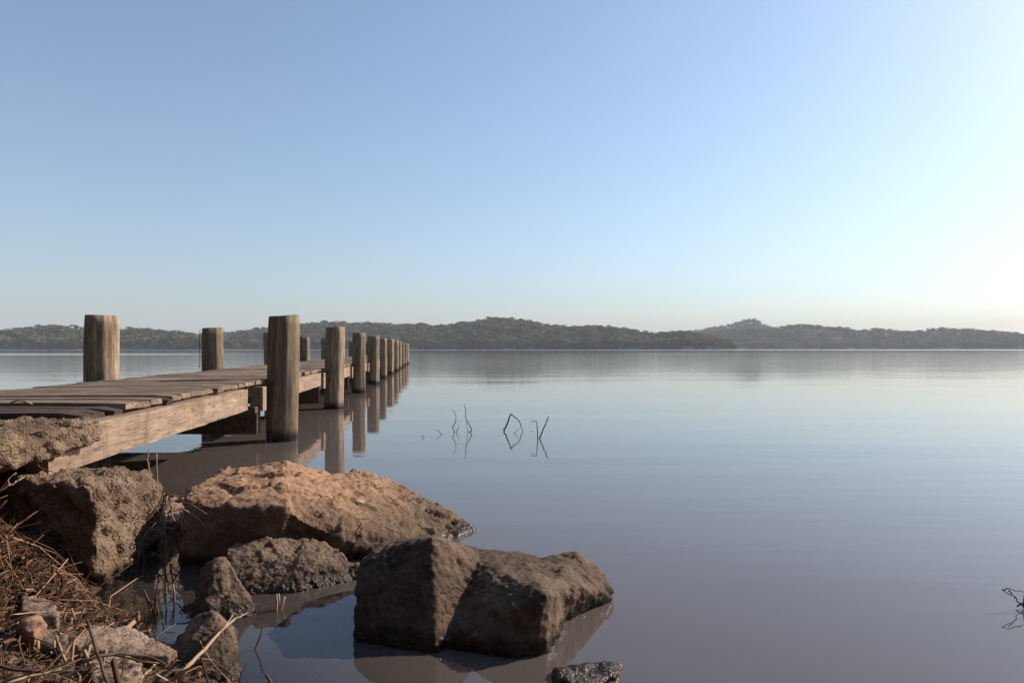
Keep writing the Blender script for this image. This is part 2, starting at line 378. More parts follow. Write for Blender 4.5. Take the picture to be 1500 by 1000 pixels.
# ------------------------------------------------------------------ hills and their forest
k = NM('hill_floor'); v = k.coords('Object'); a = k.noise(v, 0.03, 5, 0.6)
k.principled(k.ramp(a, [(0.3, (0.028, 0.027, 0.016)), (0.7, (0.06, 0.052, 0.03))]), 0.95); M['hill'] = k.m
k = NM('eucalypt_foliage'); at2 = k.n('Attribute', attribute_name='tint')
g = k.n('NewGeometry')
col = k.ramp(at2.outputs['Fac'], [(0.0, (0.060, 0.062, 0.030)), (0.35, (0.105, 0.100, 0.050)), (0.7, (0.155, 0.136, 0.074)), (0.93, (0.19, 0.143, 0.082)), (1.0, (0.20, 0.17, 0.13))])
df = k.n('BsdfDiffuse'); tl = k.n('BsdfTranslucent'); k.l(col, df.inputs['Color']); k.l(col, tl.inputs['Color'])
ms = k.n('MixShader'); ms.inputs[0].default_value = 0.35; k.l(df.outputs[0], ms.inputs[1]); k.l(tl.outputs[0], ms.inputs[2]); k.l(ms.outputs[0], k.out.inputs['Surface'])
M['foliage'] = k.m

def proto_tree(seed, nq):
    """a eucalypt about 1 high: lobes of leaf-clump quads above a thin forked trunk"""
    r = np.random.default_rng(seed); V, F, T = [], [], []
    lobes = [(r.normal(0, .17), r.normal(0, .17), r.uniform(.26, .86), r.uniform(.13, .22)) for _ in range(8)]
    for q in range(nq):
        lx, ly, lz, lr = lobes[q % 8]
        d = r.normal(size=3); d /= np.linalg.norm(d); d[2] = abs(d[2]) * 0.9 - 0.15
        c = np.array([lx, ly, lz]) + d * lr * r.uniform(0.65, 1.05) * np.array([1.1, 1.1, 0.75])
        nrm = d + r.normal(size=3) * 0.28; nrm /= np.linalg.norm(nrm)
        a = np.cross(nrm, r.normal(size=3)); a /= np.linalg.norm(a); b = np.cross(nrm, a)
        s = r.uniform(0.05, 0.095); n0 = len(V)
        for (u, w) in ((-1, -.7), (.8, -1), (1, .8), (-.7, 1)): V.append(c + a * u * s + b * w * s * 0.8)
        F.append((n0, n0 + 1, n0 + 2, n0 + 3)); T.append(0.0)
    for (x1, y1, z1) in ((lobes[0][0], lobes[0][1], lobes[0][2]), (lobes[1][0], lobes[1][1], lobes[1][2])):
        n0 = len(V); w = 0.016
        for (px, py, pz, ww) in ((0, 0, -0.1, w), (x1 * .4, y1 * .4, z1 * .55, w * .7), (x1, y1, z1, w * .4)):
            for t in range(3): V.append(np.array([px + ww * math.cos(t * 2.1), py + ww * math.sin(t * 2.1), pz]))
        for s_ in range(2):
            for t in range(3):
                F.append((n0 + s_ * 3 + t, n0 + s_ * 3 + (t + 1) % 3, n0 + s_ * 3 + 3 + (t + 1) % 3, n0 + s_ * 3 + 3 + t)); T.append(1.0)
    return np.array(V), np.array(F), np.array(T)
PROTO = [proto_tree(s, 84) for s in range(7)]
PROTO_FAR = [proto_tree(40 + s, 40) for s in range(5)]

def hill(name, label, sky_line, D, Wd, tree_h, spacing, protos, seed, x_lo, x_hi, foot_wave=25):
    """sky_line: (pixel x, pixel y) of the tree tops; D metres to the shore, Wd metres from shore to crest"""
    sl_ = np.array(sky_line, float); r = np.random.default_rng(seed)
    def crest(u): return np.maximum((511.5 - np.interp(u, sl_[:, 0], sl_[:, 1])) * 1.0 * (D + Wd) / 1000.0 + CAM_H, 0)
    def foot(u): return D + foot_wave * 2 * fbm(u * 0.012 + seed, u * 0 + 1.3, 3, seed)
    def hz(u, t):           # u pixel column, t 0 at shore .. 1 crest .. 2 far foot
        c = np.maximum(crest(u) - tree_h * 0.9, -2.0)
        prof = np.where(t < 1, np.sin(np.clip(t, 0, 1) * math.pi / 2) ** 1.15, np.cos(np.clip(t - 1, 0, 1) * math.pi / 2))
        gully = 1 + 0.7 * (fbm(u * 0.016, t * 2.0, 4, seed + 5)) * np.sin(np.clip(t, 0, 1) * math.pi)
        return 1.0 + c * prof * gully - np.where(t <= 0, 4.0, 0) - np.where(t >= 2, 6, 0)
    us = np.arange(x_lo, x_hi + 1, 6.0); ts = np.concatenate([[-0.04], np.linspace(0.0, 2, 26)])
    U, T = np.meshgrid(us, ts); Yd = foot(U) + T * Wd; Xd = (U - 750) / 1000.0 * Yd
    V = np.stack([Xd.ravel(), Yd.ravel(), hz(U, T).ravel()], 1); nx = len(us); ny = len(ts)
    i = (np.arange(ny - 1)[:, None] * nx + np.arange(nx - 1)[None, :]).ravel()
    h = np_mesh('hill', V, np.stack([i, i + 1, i + nx + 1, i + nx], 1), M['hill'], True); tag(h, kind='structure')
    # trees
    n = int((x_hi - x_lo) / 1000.0 * (D + Wd * .5) * Wd * 1.12 / spacing ** 2)
    u = r.uniform(x_lo, x_hi, n); t = np.concatenate([r.uniform(0.0, 1.12, n - n // 12), r.uniform(0.0, 0.03, n // 12)])
    keep = crest(u) > tree_h * 0.55; u, t = u[keep], t[keep]
    Yd = foot(u) + t * Wd; Xd = (u - 750) / 1000.0 * Yd; Zd = hz(u, np.maximum(t, 0.004))
    hh = tree_h * r.uniform(0.62, 1.25, len(u)) * np.clip(crest(u) / (tree_h * 1.25), 0.45, 1); ang = r.uniform(0, 6.283, len(u)); wd = r.uniform(1.0, 1.6, len(u))
    tint = np.clip(r.normal(0.5, 0.36, len(u)) + 0.5 * fbm(u * 0.03, t * 3, 3, seed), 0, 0.93); pick = r.integers(0, len(protos), len(u))
    VV, FF, TT = [], [], []; off = 0
    for p, (PV, PF, PT) in enumerate(protos):
        idx = np.where(pick == p)[0]; m = len(idx)
        if m == 0: continue
        ca, sa = np.cos(ang[idx])[:, None], np.sin(ang[idx])[:, None]; sx = (hh[idx] * wd[idx])[:, None]
        x = (PV[None, :, 0] * ca - PV[None, :, 1] * sa) * sx + Xd[idx][:, None]; y = (PV[None, :, 0] * sa + PV[None, :, 1] * ca) * sx + Yd[idx][:, None]
        z = PV[None, :, 2] * hh[idx][:, None] + Zd[idx][:, None] - 0.5
        VV.append(np.stack([x, y, z], 2).reshape(-1, 3))
        FF.append((PF[None] + (np.arange(m) * len(PV))[:, None, None] + off).reshape(-1, 4)); off += m * len(PV)
        jit = np.clip(tint[idx][:, None] + r.normal(0, 0.07, (m, len(PF))), 0, 0.95)
        TT.append(np.where(PT[None] > 0.5, 1.0, jit).ravel())
    f = np_mesh(name, np.concatenate(VV), np.concatenate(FF), M['foliage']); tag(f, label, 'forest', kind='stuff')
    a = f.data.attributes.new('tint', 'FLOAT', 'FACE'); a.data.foreach_set('value', np.concatenate(TT).astype(np.float32))
    return len(u)

nt_ = 0
nt_ += hill('forest', 'low wooded point across the lake behind the jetty', [(-1500, 486), (-1100, 478), (-800, 482), (-500, 484), (-200, 478), (-60, 485), (0, 486), (40, 482), (70, 479), (110, 479), (150, 481), (190, 482), (230, 485), (262, 488), (290, 491), (318, 495), (345, 502), (372, 512)],
            820, 130, 13, 8.6, PROTO, 3, -1400, 372, 14)
nt_ += hill('forest', 'broad wooded hill with a rounded top across the lake', [(230, 505), (262, 498), (290, 492), (330, 489), (350, 487), (385, 482), (440, 477), (480, 473), (520, 474), (560, 476), (600, 479), (640, 480), (660, 478), (700, 472), (722, 469), (752, 469), (780, 473), (800, 477), (830, 480), (860, 478), (892, 480), (920, 484), (950, 488), (975, 489), (1010, 489), (1045, 494), (1070, 501), (1084, 510)],
            960, 200, 14, 9.2, PROTO, 8, 232, 1084, 30)
nt_ += hill('forest', 'wooded hills stretching away right of the peaked hill', [(940, 493), (985, 489), (1020, 488), (1060, 485), (1100, 483), (1130, 482), (1160, 477), (1182, 476), (1220, 480), (1260, 485), (1290, 482), (1320, 486), (1340, 487), (1362, 482), (1380, 481), (1400, 483), (1440, 485), (1480, 488), (1530, 491), (1600, 486), (1750, 480), (1900, 486), (2150, 479), (2400, 485)],
            1450, 260, 14, 11, PROTO_FAR, 21, 940, 2400, 40)
nt_ += hill('forest', 'distant peaked hill rising behind the wooded shore', [(940, 500), (985, 489), (1020, 485), (1050, 479), (1068, 475), (1085, 471), (1098, 468), (1106, 469), (1118, 477), (1135, 482), (1160, 488), (1200, 498), (1230, 508)],
            1800, 330, 14.5, 13, PROTO_FAR, 33, 945, 1228, 30)
# unseen trees added behind and left of the camera to cut the sky fill
r = np.random.default_rng(77); VV, FF, TT = [], [], []; off = 0; dense = [proto_tree(300 + s, 420) for s in range(4)]
for q in range(330):
    row = q % 5; x = r.uniform(-75, 75); y = -6.0 - row * 4.0 - 0.10 * x + r.uniform(-1.5, 1.5) - (abs(x) < 5) * 1.0
    if q % 3 == 0: x = r.uniform(-40, -9); y = r.uniform(-6, 0) - (x + 9) * 0.05
    hh = r.uniform(9, 15); PV, PF, PT = dense[q % 4]; a_ = r.uniform(0, 6.28); ca, sa = math.cos(a_), math.sin(a_)
    P = np.stack([(PV[:, 0] * ca - PV[:, 1] * sa) * hh + x, (PV[:, 0] * sa + PV[:, 1] * ca) * hh + y, (PV[:, 2] * 1.05 - .05 - .28 * (PV[:, 2] > .3) * (row % 2)) * hh], 1)
    P[:, 2] += gz0(x, y); VV.append(P); FF.append(PF + off); off += len(PV); TT.append(np.where(PT > .5, 1.0, np.clip(r.normal(.35, .2), 0, .9)))
back = np_mesh('forest', np.concatenate(VV), np.concatenate(FF), M['foliage']); tag(back, 'unseen gum trees added behind the camera to block sky light', 'forest', kind='stuff')
a = back.data.attributes.new('tint', 'FLOAT', 'FACE'); a.data.foreach_set('value', np.concatenate(TT).astype(np.float32))
print('trees', nt_)

# ------------------------------------------------------------------ haze
hv, hf = box(-3330, 3330, -930, 4760, -4.0, 175.0)
k = NM('lake_haze'); pv = k.n('VolumePrincipled'); pv.inputs['Color'].default_value = (0.80, 0.90, 1.0, 1); pv.inputs['Density'].default_value = 0.00019
pv.inputs['Anisotropy'].default_value = 0.0
k.l(pv.outputs[0], k.out.inputs['Volume'])
haze = mesh_obj('haze', hv, hf, k.m); tag(haze, kind='stuff')

# ------------------------------------------------------------------ jetty
DECK = 0.644; SKEW = -0.12
def jx(Lat, Y): return SKEW * Y - Lat
PY = [7.1 + 3.8 * i for i in range(11)]
jetty = empty('jetty', (jx(2.47, 3.3), 3.3, 0.0)); tag(jetty, 'weathered timber jetty with round piles reaching out over the lake', 'jetty')
JL = jetty.location.copy()
def jpart(name, verts, faces, mat, smooth=False, origin=None):
    """a part given in world coordinates; its mesh is stored about its own origin"""
    o0 = Vector(origin) if origin is not None else sum((Vector(v) for v in verts), Vector()) / len(verts)
    o = mesh_obj(name, [Vector(v) - o0 for v in verts], faces, mat, jetty, smooth); o.location = o0 - JL; return o

def plank_mesh(seed, w=0.150, th=0.040, ln=1.54, worn=0.0):
    r = random.Random(seed); nseg = 14; V, F = [], []
    prof = [(-.5, -1), (-.5, -.25), (-.46, -.04), (-.2, 0.0), (.2, 0.0), (.46, -.04), (.5, -.25), (.5, -1)]
    ph = r.uniform(0, 9)
    for i in range(nseg + 1):
        t = i / nseg; x = (t - .5) * ln
        end = max(0, 1 - min(t, 1 - t) * ln / 0.05)                # rounded, worn ends
        bow = 0.006 * math.sin(ph + t * 3.1); zz = 0.002 * math.sin(ph * 2 + t * 4.0)
        ww = w * (1 - (0.05 + worn * .25) * end) + r.uniform(-.003, .003)
        for (py, pz) in prof:
            V.append((x + (r.uniform(-.006, .006) if end else 0), py * ww + bow, pz * th + zz - end * (0.006 + worn * .012) * (1 if pz > -.5 else 0) + r.uniform(-.0012, .0012)))
    m = len(prof)
    for i in range(nseg):
        for j in range(m):
            j2 = (j + 1) % m; F.append((i * m + j, (i + 1) * m + j, (i + 1) * m + j2, i * m + j2))
    F.append(tuple(range(m))); F.append(tuple(range(nseg * m, nseg * m + m))[::-1])
    nf = len(F)
    for nx_ in (-0.67, -0.62, -0.13, 0.40, 0.74):                        # nail heads over the joists
        for ny_ in (-.28, .28):
            n0 = len(V); cx_, cy_ = nx_ * ln / 1.54 + r.uniform(-.012, .012), ny_ * w + r.uniform(-.008, .008)
            for q in range(6): V.append((cx_ + .006 * math.cos(q * 1.047), cy_ + .006 * math.sin(q * 1.047), 0.0058))
            F.append(tuple(range(n0, n0 + 6)))
    me = bpy.data.meshes.new('plank'); me.from_pydata(V, [], F); me.update(); me['nails'] = nf; return me
plank_meshes = [plank_mesh(s, w=random.choice((0.140, 0.146, 0.150))) for s in range(14)]
for m_ in plank_meshes:
    m_.materials.append(M['plank']); m_.materials.append(M['iron'])
    for p_ in m_.polygons[m_['nails']:]: p_.material_index = 1
worn_meshes = [plank_mesh(90 + s, 0.125, 0.05, 1.50, 0.9) for s in range(4)]
for m_ in worn_meshes: m_.materials.append(M['plank_dark'])
Y = 3.43; i = 0; rp = random.Random(5)
while Y < PY[-1] + 0.6:
    worn = i in (0, 1, 2, 6)
    me = worn_meshes[i % 4] if worn else plank_meshes[rp.randrange(14)]
    o = bpy.data.objects.new('plank', me); C.objects.link(o); o.parent = jetty
    dx = rp.uniform(-.028, .028); dz = rp.uniform(-.003, .003) - (0.010 if i < 3 else 0.003 if worn else 0)
    o.location = Vector((jx(2.47, Y) + dx, Y, DECK + dz)) - JL
    o.rotation_euler = (rp.uniform(-.010, .010), rp.uniform(-.002, .002), rp.uniform(-.010, .006))
    Y += 0.170 + rp.uniform(-.005, .007); i += 1
print('planks', i)

def beam(name, L0, L1, y0, y1, z0, z1, mat, seg=10, seed=0):
    """timber running out along the jetty, its faces slightly uneven"""
    r = random.Random(seed); V, F = [], []
    for i in range(seg + 1):
        y = y0 + (y1 - y0) * i / seg
        for (l_, z) in ((L0, z0), (L1, z0), (L1, z0 + .012), (L1, z1), (L0, z1), (L0, z0 + .012)):
            V.append((jx(l_, y) + r.uniform(-.003, .003), y, z + r.uniform(-.003, .003)))
    for i in range(seg):
        for j in range(6):
            j2 = (j + 1) % 6; F.append((i * 6 + j, i * 6 + j2, (i + 1) * 6 + j2, (i + 1) * 6 + j))
    F.append((5, 4, 3, 2, 1, 0)); F.append(tuple(seg * 6 + j for j in range(6)))
    bm = bmesh.new(); vs = [bm.verts.new(v) for v in V]; [bm.faces.new([vs[a] for a in f]) for f in F]
    bmesh.ops.recalc_face_normals(bm, faces=bm.faces); V2 = [v.co.copy() for v in bm.verts]; F2 = [[v.index for v in f.verts] for f in bm.faces]; bm.verts.index_update(); F2 = [[v.index for v in f.verts] for f in bm.faces]; bm.free()
    return jpart(name, V2, F2, mat)
BT, BB = DECK - 0.058, 0.397
beam('beam', 1.65, 1.75, 2.95, 6.18, BB, BT, M['beam'], 24, 1)
for q in range(10):
    beam('beam', 1.65, 1.75, PY[q] + 0.22, PY[q + 1] - 0.60, BB, BT, M['beam'], 10, q + 2)
for q, Lj in enumerate((2.1, 2.65, 3.14)):
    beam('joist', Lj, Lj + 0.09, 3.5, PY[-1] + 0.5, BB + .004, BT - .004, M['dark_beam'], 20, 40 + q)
for q, y in enumerate(PY):
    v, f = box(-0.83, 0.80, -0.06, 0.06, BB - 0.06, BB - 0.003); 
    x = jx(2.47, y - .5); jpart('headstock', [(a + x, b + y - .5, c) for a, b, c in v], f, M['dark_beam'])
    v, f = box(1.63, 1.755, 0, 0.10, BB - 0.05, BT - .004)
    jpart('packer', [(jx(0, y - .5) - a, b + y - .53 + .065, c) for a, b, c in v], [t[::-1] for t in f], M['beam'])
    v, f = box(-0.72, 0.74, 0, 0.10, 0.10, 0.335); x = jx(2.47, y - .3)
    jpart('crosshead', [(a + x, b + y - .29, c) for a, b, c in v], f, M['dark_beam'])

def pile_mesh(seed, r0, z0, z1, lean=(0, 0), cut=0.01, facet=0.0, sides=48, rings=26):
    r = random.Random(seed); V, F = [], []; off = Vector((seed * 3.7, seed * 1.3, 0))
    flat = r.uniform(0, 6.28); split = [r.uniform(0, 6.28) for _ in range(3)]
    for i in range(rings + 1):
        t = i / rings; z = z0 + (z1 - z0) * t
        for k_ in range(sides):
            a = 2 * math.pi * k_ / sides; d = Vector((math.cos(a), math.sin(a), 0))
            n1 = noise.noise(Vector((d.x * 1.3, d.y * 1.3, z * 0.9)) + off) * 0.016; n2 = noise.noise(Vector((d.x * 6, d.y * 6, z * 1.6)) + off) * 0.006
            w8 = math.pi * 2 / 8; fa = (a - facet + 0.12 * noise.noise(Vector((z * .5, seed, 0)))) % w8 - w8 / 2
            poly = math.cos(w8 / 2) / math.cos(fa)                               # hewn to eight flats, softened
            rr = r0 * (1.05 - 0.05 * t) * (1 + 0.85 * (poly - 1)) + n1 * .9 + n2 * 1.2
            for s_ in split:
                da = abs((a - s_ + math.pi) % (2 * math.pi) - math.pi); rr -= 0.007 * max(0, 1 - da / 0.16) * (0.5 + 0.5 * math.sin(z * 3 + s_ * 5))
            if t > 0.97: rr -= 0.006 * (t - .97) / .03
            zz = z + (cut * math.cos(a - flat) + noise.noise(d * 3 + off) * 0.005 if i == rings else 0)
            V.append((d.x * rr + lean[0] * z, d.y * rr + lean[1] * z, zz))
    for i in range(rings):
        for k_ in range(sides):
            k2 = (k_ + 1) % sides; F.append((i * sides + k_, i * sides + k2, (i + 1) * sides + k2, (i + 1) * sides + k_))
    n0 = len(V); base = rings * sides                                    # sawn top, slightly dished
    for k_ in range(sides):
        x, y, z = V[base + k_]; V.append((x * .55 + lean[0] * z * .45, y * .55 + lean[1] * z * .45, z - 0.006))
    V.append((lean[0] * z1, lean[1] * z1, z1 - 0.008))
    for k_ in range(sides):
        k2 = (k_ + 1) % sides; F.append((base + k_, base + k2, n0 + k2, n0 + k_)); F.append((n0 + k_, n0 + k2, n0 + sides))
    F.append(tuple(range(sides))[::-1]); return V, F
def add_pile(seed, Lat, y, r0, top, lean, cut):
    toward = math.atan2(-y, -jx(Lat, y)); facet = toward + math.radians({1: 16, 2: 22, 3: 12, 4: 24, 30: 4, 31: 18}.get(seed, random.Random(seed).uniform(17, 30)))
    V, F = pile_mesh(seed, r0, -1.3, top, lean, cut, facet)
    o = mesh_obj('pile', V, F, M['pile'], jetty, True); o.location = Vector((jx(Lat, y) , y, 0)) - JL
    return o
right_spec = [(.160, 1.298, (.016, 0), .013), (.158, 1.295, (.022, 0), .010), (.150, 1.300, (.006, 0), .006), (.172, 1.31, (.005, 0), .008), (.135, 1.30, (0, 0), .01), (.155, 1.31, (.012, 0), .01),
              (.178, 1.32, (0, 0), .01), (.15, 1.31, (.004, 0), .01), (.155, 1.30, (0, 0), .01), (.15, 1.29, (.008, 0), .01), (.16, 1.29, (0, 0), .01)]
piles_r, piles_l = [], []
for q, (r0, top, ln, cut) in enumerate(right_spec): piles_r.append(add_pile(q + 1, 1.54, PY[q], r0, top, ln, cut))
left_spec = [(.163, 1.298, (-.003, 0), .004), (.165, 1.285, (0, 0), .008), (.155, 1.30, (-.02, 0), .006), (.15, 1.27, (.004, 0), .01), (.15, 1.30, (0, 0), .01), (.15, 1.28, (0, 0), .01)]
for q, y in enumerate(PY):
    r0, top, ln, cut = left_spec[q] if q < 6 else (.15, 1.29, (rp.uniform(-.01, .01), 0), .01)
    piles_l.append(add_pile(30 + q, 3.47 if q == 1 else 3.41, y, r0, top, ln, cut))
for q in range(3):                                                        # bolt heads through the near piles
    for (bx, bz) in ((-.03, .47), (-.02, .60)):
        v, f = tube([(bx, -0.150, bz), (bx, -0.185, bz)], 0.016, 6); b = mesh_obj('bolt', v, f, M['iron'], piles_r[q])
v, f = tube(wiggle([(-.175, -.06, 1.26), (-.182, -.07, 1.0), (-.176, -.07, .85), (-.185, -.06, .64)], 5, .006, 3), 0.0045, 5)
mesh_obj('wire', v, f, M['wire'], piles_l[1])

# ------------------------------------------------------------------ rocks
def smoothstep(a, b, x):
    t = min(1, max(0, (x - a) / (b - a))); return t * t * (3 - 2 * t)
def rock(name, hulls, mat, label, cat='rock', voxel=0.012, amp=0.03, freq=4.0, fine=0.008, seed=1, pits=0.0, smooth_it=2, strata=0.0, group=None, facets=1.0):
    bm = bmesh.new()
    for pts in hulls:
        vs = [bm.verts.new(p) for p in pts]
        r_ = bmesh.ops.convex_hull(bm, input=vs)
        bmesh.ops.delete(bm, geom=list({g for g in r_['geom_interior'] + r_['geom_unused'] if isinstance(g, bmesh.types.BMVert)}), context='VERTS')
    me = bpy.data.meshes.new('tmp'); bm.to_mesh(me); bm.free()
    tmp = bpy.data.objects.new('tmp', me); C.objects.link(tmp)
    md = tmp.modifiers.new('r', 'REMESH'); md.mode = 'VOXEL'; md.voxel_size = voxel
    ms_ = tmp.modifiers.new('s', 'SMOOTH'); ms_.iterations = smooth_it; ms_.factor = 0.5
    dg = bpy.context.evaluated_depsgraph_get(); out = bpy.data.meshes.new_from_object(tmp.evaluated_get(dg))
    bpy.data.objects.remove(tmp); bpy.data.meshes.remove(me)
    out.name = name; n = len(out.vertices); co = np.empty(n * 3, np.float32); out.vertices.foreach_get('co', co); co = co.reshape(-1, 3)
    no = np.empty(n * 3, np.float32); out.vertices.foreach_get('normal', no); no = no.reshape(-1, 3)
    cen = co.mean(0); base = Vector((cen[0], cen[1], co[:, 2].min())); off = Vector((seed * 5.3, seed * 2.1, seed * 9.7))
    res = np.empty_like(co)
    for i_ in range(n):
        p = Vector(co[i_]); q = p * freq + off
        d = amp * 0.7 * noise.fractal(q, 0.9, 2.1, 5)
        qq = p + noise.noise_vector(p * 6 + off) * 0.02
        for (fr_, am_) in ((freq * 1.15, amp * 1.25 * facets), (freq * 3.4, amp * 0.55 * facets)):       # fractured planes: each cell is a tilted flat
            x_ = qq * fr_ + off; cpt = noise.voronoi(x_)[1][0]; g_ = noise.cell_vector(cpt * 7.3) * 2 - Vector((1, 1, 1)); d += am_ * max(-1, min(1, g_.dot(x_ - cpt)))
        d += fine * (noise.fractal(p * 38 + off, 0.7, 2.0, 3))
        if strata: d += strata * math.sin((p.z * 1.0 + p.x * 0.28 + 0.02 * noise.noise(p * 5 + off)) * 120)
        if pits:
            w_ = 0.45 + 0.9 * max(0, noise.noise(p * 4 + off) + .3); c2 = noise.voronoi((p + noise.noise_vector(p * 9) * .02) * 24 + off)[0]; d += pits * w_ * (0.42 - c2[0]) * 1.5
            d -= pits * 1.6 * smoothstep(.18, .45, noise.noise(p * 15 + off)); d += pits * .5 * noise.noise(p * 55 + off)
        res[i_] = co[i_] + no[i_] * d
    res -= np.array(base, np.float32)
    out.vertices.foreach_set('co', res.ravel()); out.update(); out.materials.clear(); out.materials.append(mat)
    out.polygons.foreach_set('use_smooth', np.ones(len(out.polygons), bool))
    o = bpy.data.objects.new(name, out); C.objects.link(o); o.location = base
    return tag(o, label, cat, group)
def down(pts, z=-0.35, back=0.0): return [Vector((p.x, p.y + back, z)) for p in pts]

# the big boulder standing in the water
A_top = [at(527, 826, 2.42), at(545, 806, 2.46), at(572, 793, 2.50), at(603, 787, 2.46), at(634, 786, 2.34), at(652, 799, 2.46), at(722, 812, 2.66), at(560, 795, 2.72), at(640, 793, 2.72)]
A_low = [at(514, 930, 2.22), at(519, 880, 2.30), at(580, 952, 2.16), at(640, 952, 2.13), at(722, 848, 2.46), at(660, 945, 2.18), at(560, 880, 2.85)]
B_top = [at(655, 803, 2.62), at(735, 808, 2.62), at(752, 805, 2.66), at(800, 817, 2.70), at(722, 846, 2.42)]
B_low = [at(802, 868, 2.14), at(792, 905, 2.12), at(748, 955, 2.10), at(662, 950, 2.16), at(655, 937, 2.17), at(840, 880, 2.50)]
C_top = [at(795, 815, 2.66), at(820, 813, 2.68), at(848, 808, 2.68), at(880, 832, 2.66), at(897, 860, 2.60), at(800, 866, 2.25), at(868, 862, 2.47)]
C_low = [at(899, 878, 2.58), at(893, 895, 2.62), at(855, 903, 2.58), at(815, 910, 2.46), at(870, 850, 2.95), at(790, 845, 2.95)]
rock('boulder', [A_top + A_low + down(A_low), B_top + B_low + down(B_low) + [at(740, 840, 2.95)], C_top + C_low + down([at(850, 880, 2.62), at(790, 880, 2.6), at(800, 860, 2.9)])], M['rock_brown'],
     'big brown sandstone boulder standing in the water with a shadowed square end', voxel=0.0085, amp=0.012, freq=5, fine=0.006, seed=2, facets=0.6)
# the orange-topped boulder in front of the jetty
T = [at(283, 712, 3.30), at(300, 697, 3.45), at(336, 680, 3.6), at(390, 674, 3.62), at(430, 681, 3.6), at(470, 693, 3.62), at(510, 690, 3.75), at(545, 697, 3.78), at(600, 713, 3.78), at(642, 739, 3.72), at(672, 761, 3.66), at(694, 777, 3.58)]
E = [at(272, 735, 3.12), at(300, 738, 3.05), at(345, 743, 3.0), at(420, 743, 2.99), at(445, 764, 2.98), at(482, 778, 3.0), at(528, 803, 3.05), at(580, 806, 3.16), at(650, 796, 3.34)]
Bm = [at(266, 832, 2.99), at(267, 780, 3.05), at(340, 822, 3.12), at(430, 815, 3.20), at(520, 812, 3.22), at(600, 800, 3.30)]
Bk = [Vector((-1.75, 4.1, .05)), Vector((-.9, 4.25, .05)), Vector((-.35, 3.95, -.02))]
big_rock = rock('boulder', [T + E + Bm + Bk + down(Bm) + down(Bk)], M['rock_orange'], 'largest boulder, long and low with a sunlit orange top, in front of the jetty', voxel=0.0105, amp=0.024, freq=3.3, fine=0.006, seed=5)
bpy.context.view_layer.update()
def splash(host, px, py, rx, ry, name, mat, seed):
    """a thin crust following the face of the stone"""
    r = random.Random(seed); V = []; n_ = 14; eye = Vector((0, 0, CAM_H)) - host.location
    ring = [(0, 0)] + [(rx * f_ * math.cos(2 * math.pi * q / n_) * r.uniform(.6, 1.1), ry * f_ * math.sin(2 * math.pi * q / n_) * r.uniform(.6, 1.1)) for f_ in (.5, 1) for q in range(n_)]
    for j, (dx, dy) in enumerate(ring):
        d = (at(px + dx, py + dy, 3.0) - Vector((0, 0, CAM_H))).normalized(); ok, loc, nor, _ = host.ray_cast(eye, d)
        if not ok: return
        V.append(loc + nor * (0.004 if j <= n_ else 0.0005))
    F = [(0, 1 + q, 1 + (q + 1) % n_) for q in range(n_)] + [(1 + q, 1 + n_ + q, 1 + n_ + (q + 1) % n_, 1 + (q + 1) % n_) for q in range(n_)]
    o = mesh_obj(name, V, F, mat, host, True); return o
splash(big_rock, 526, 735, 9, 3, 'bird_dropping', M['dropping'], 3)
# rounded rock between the two
T = [at(330, 803, 2.84), at(345, 793, 2.92), at(382, 788, 2.96), at(432, 787, 2.97), at(470, 793, 2.98), at(508, 807, 2.96), at(526, 828, 2.88)]
E = [at(334, 835, 2.72), at(380, 815, 2.78), at(450, 822, 2.78), at(529, 848, 2.82), at(470, 858, 2.72), at(420, 866, 2.66), at(360, 868, 2.64)]
rock('rock', [T + E + down(E) + down(T, -.3, .15)], M['rock_grey'], 'rounded rough rock at the waterline between the two boulders', voxel=0.007, amp=0.012, freq=6, fine=0.006, seed=9, facets=1.2)
# upright wedge
T = [at(318, 813, 2.50), at(332, 812, 2.52), at(345, 838, 2.52), at(366, 872, 2.50)]
E = [at(290, 850, 2.46), at(296, 830, 2.50), at(376, 898, 2.45), at(345, 906, 2.40), at(296, 908, 2.37), at(280, 900, 2.40), at(330, 850, 2.62)]
rock('rock', [T + E + down(E)], M['rock_grey'], 'small pointed rock standing upright at the edge of the pool', voxel=0.007, amp=0.007, freq=8, fine=0.004, seed=12, facets=0.8, smooth_it=1)
# lower split rock
T = [at(290, 900, 2.20), at(311, 893, 2.14), at(330, 905, 2.12), at(346, 940, 2.06), at(352, 985, 1.97)]
E = [at(262, 930, 2.24), at(250, 965, 2.09), at(232, 1000, 1.94), at(290, 1020, 1.88), at(345, 1015, 1.90), at(348, 925, 2.28)]
rock('rock', [T + E + down(T) + down(E)], M['rock_grey'], 'low rock under a pale forked stick beside the pool', voxel=0.0075, amp=0.008, freq=7, fine=0.004, seed=17, facets=0.8)
# flat slab and its neighbours on the bank
def slab(pix, z, thick, mat, label, seed, amp=0.010, tilt=0.0, voxel=0.008):
    top = [on_water(x, y, z + tilt * i_) for i_, (x, y) in enumerate(pix)]
    rock('rock', [top + [p + Vector((0, 0, -thick)) for p in top]], mat, label, voxel=voxel, amp=amp, freq=8, fine=0.004, seed=seed)
slab([(142, 913), (182, 915), (222, 934), (262, 948), (245, 958), (190, 958), (112, 950), (98, 930)], 0.075, 0.14, M['rock_pale'], 'flat pale slab on the bank at the edge of the pool', 21)
slab([(135, 962), (165, 956), (200, 966), (207, 985), (190, 1015), (130, 1020)], 0.085, 0.16, M['rock_pale'], 'blunt pale rock on the bank under dark twigs', 23, 0.012)
slab([(32, 872), (60, 874), (82, 884), (86, 900), (55, 902), (30, 893)], 0.10, 0.09, M['rock_pale'], 'square pale stone half buried in the reed litter', 25, 0.006, 0, 0.007)
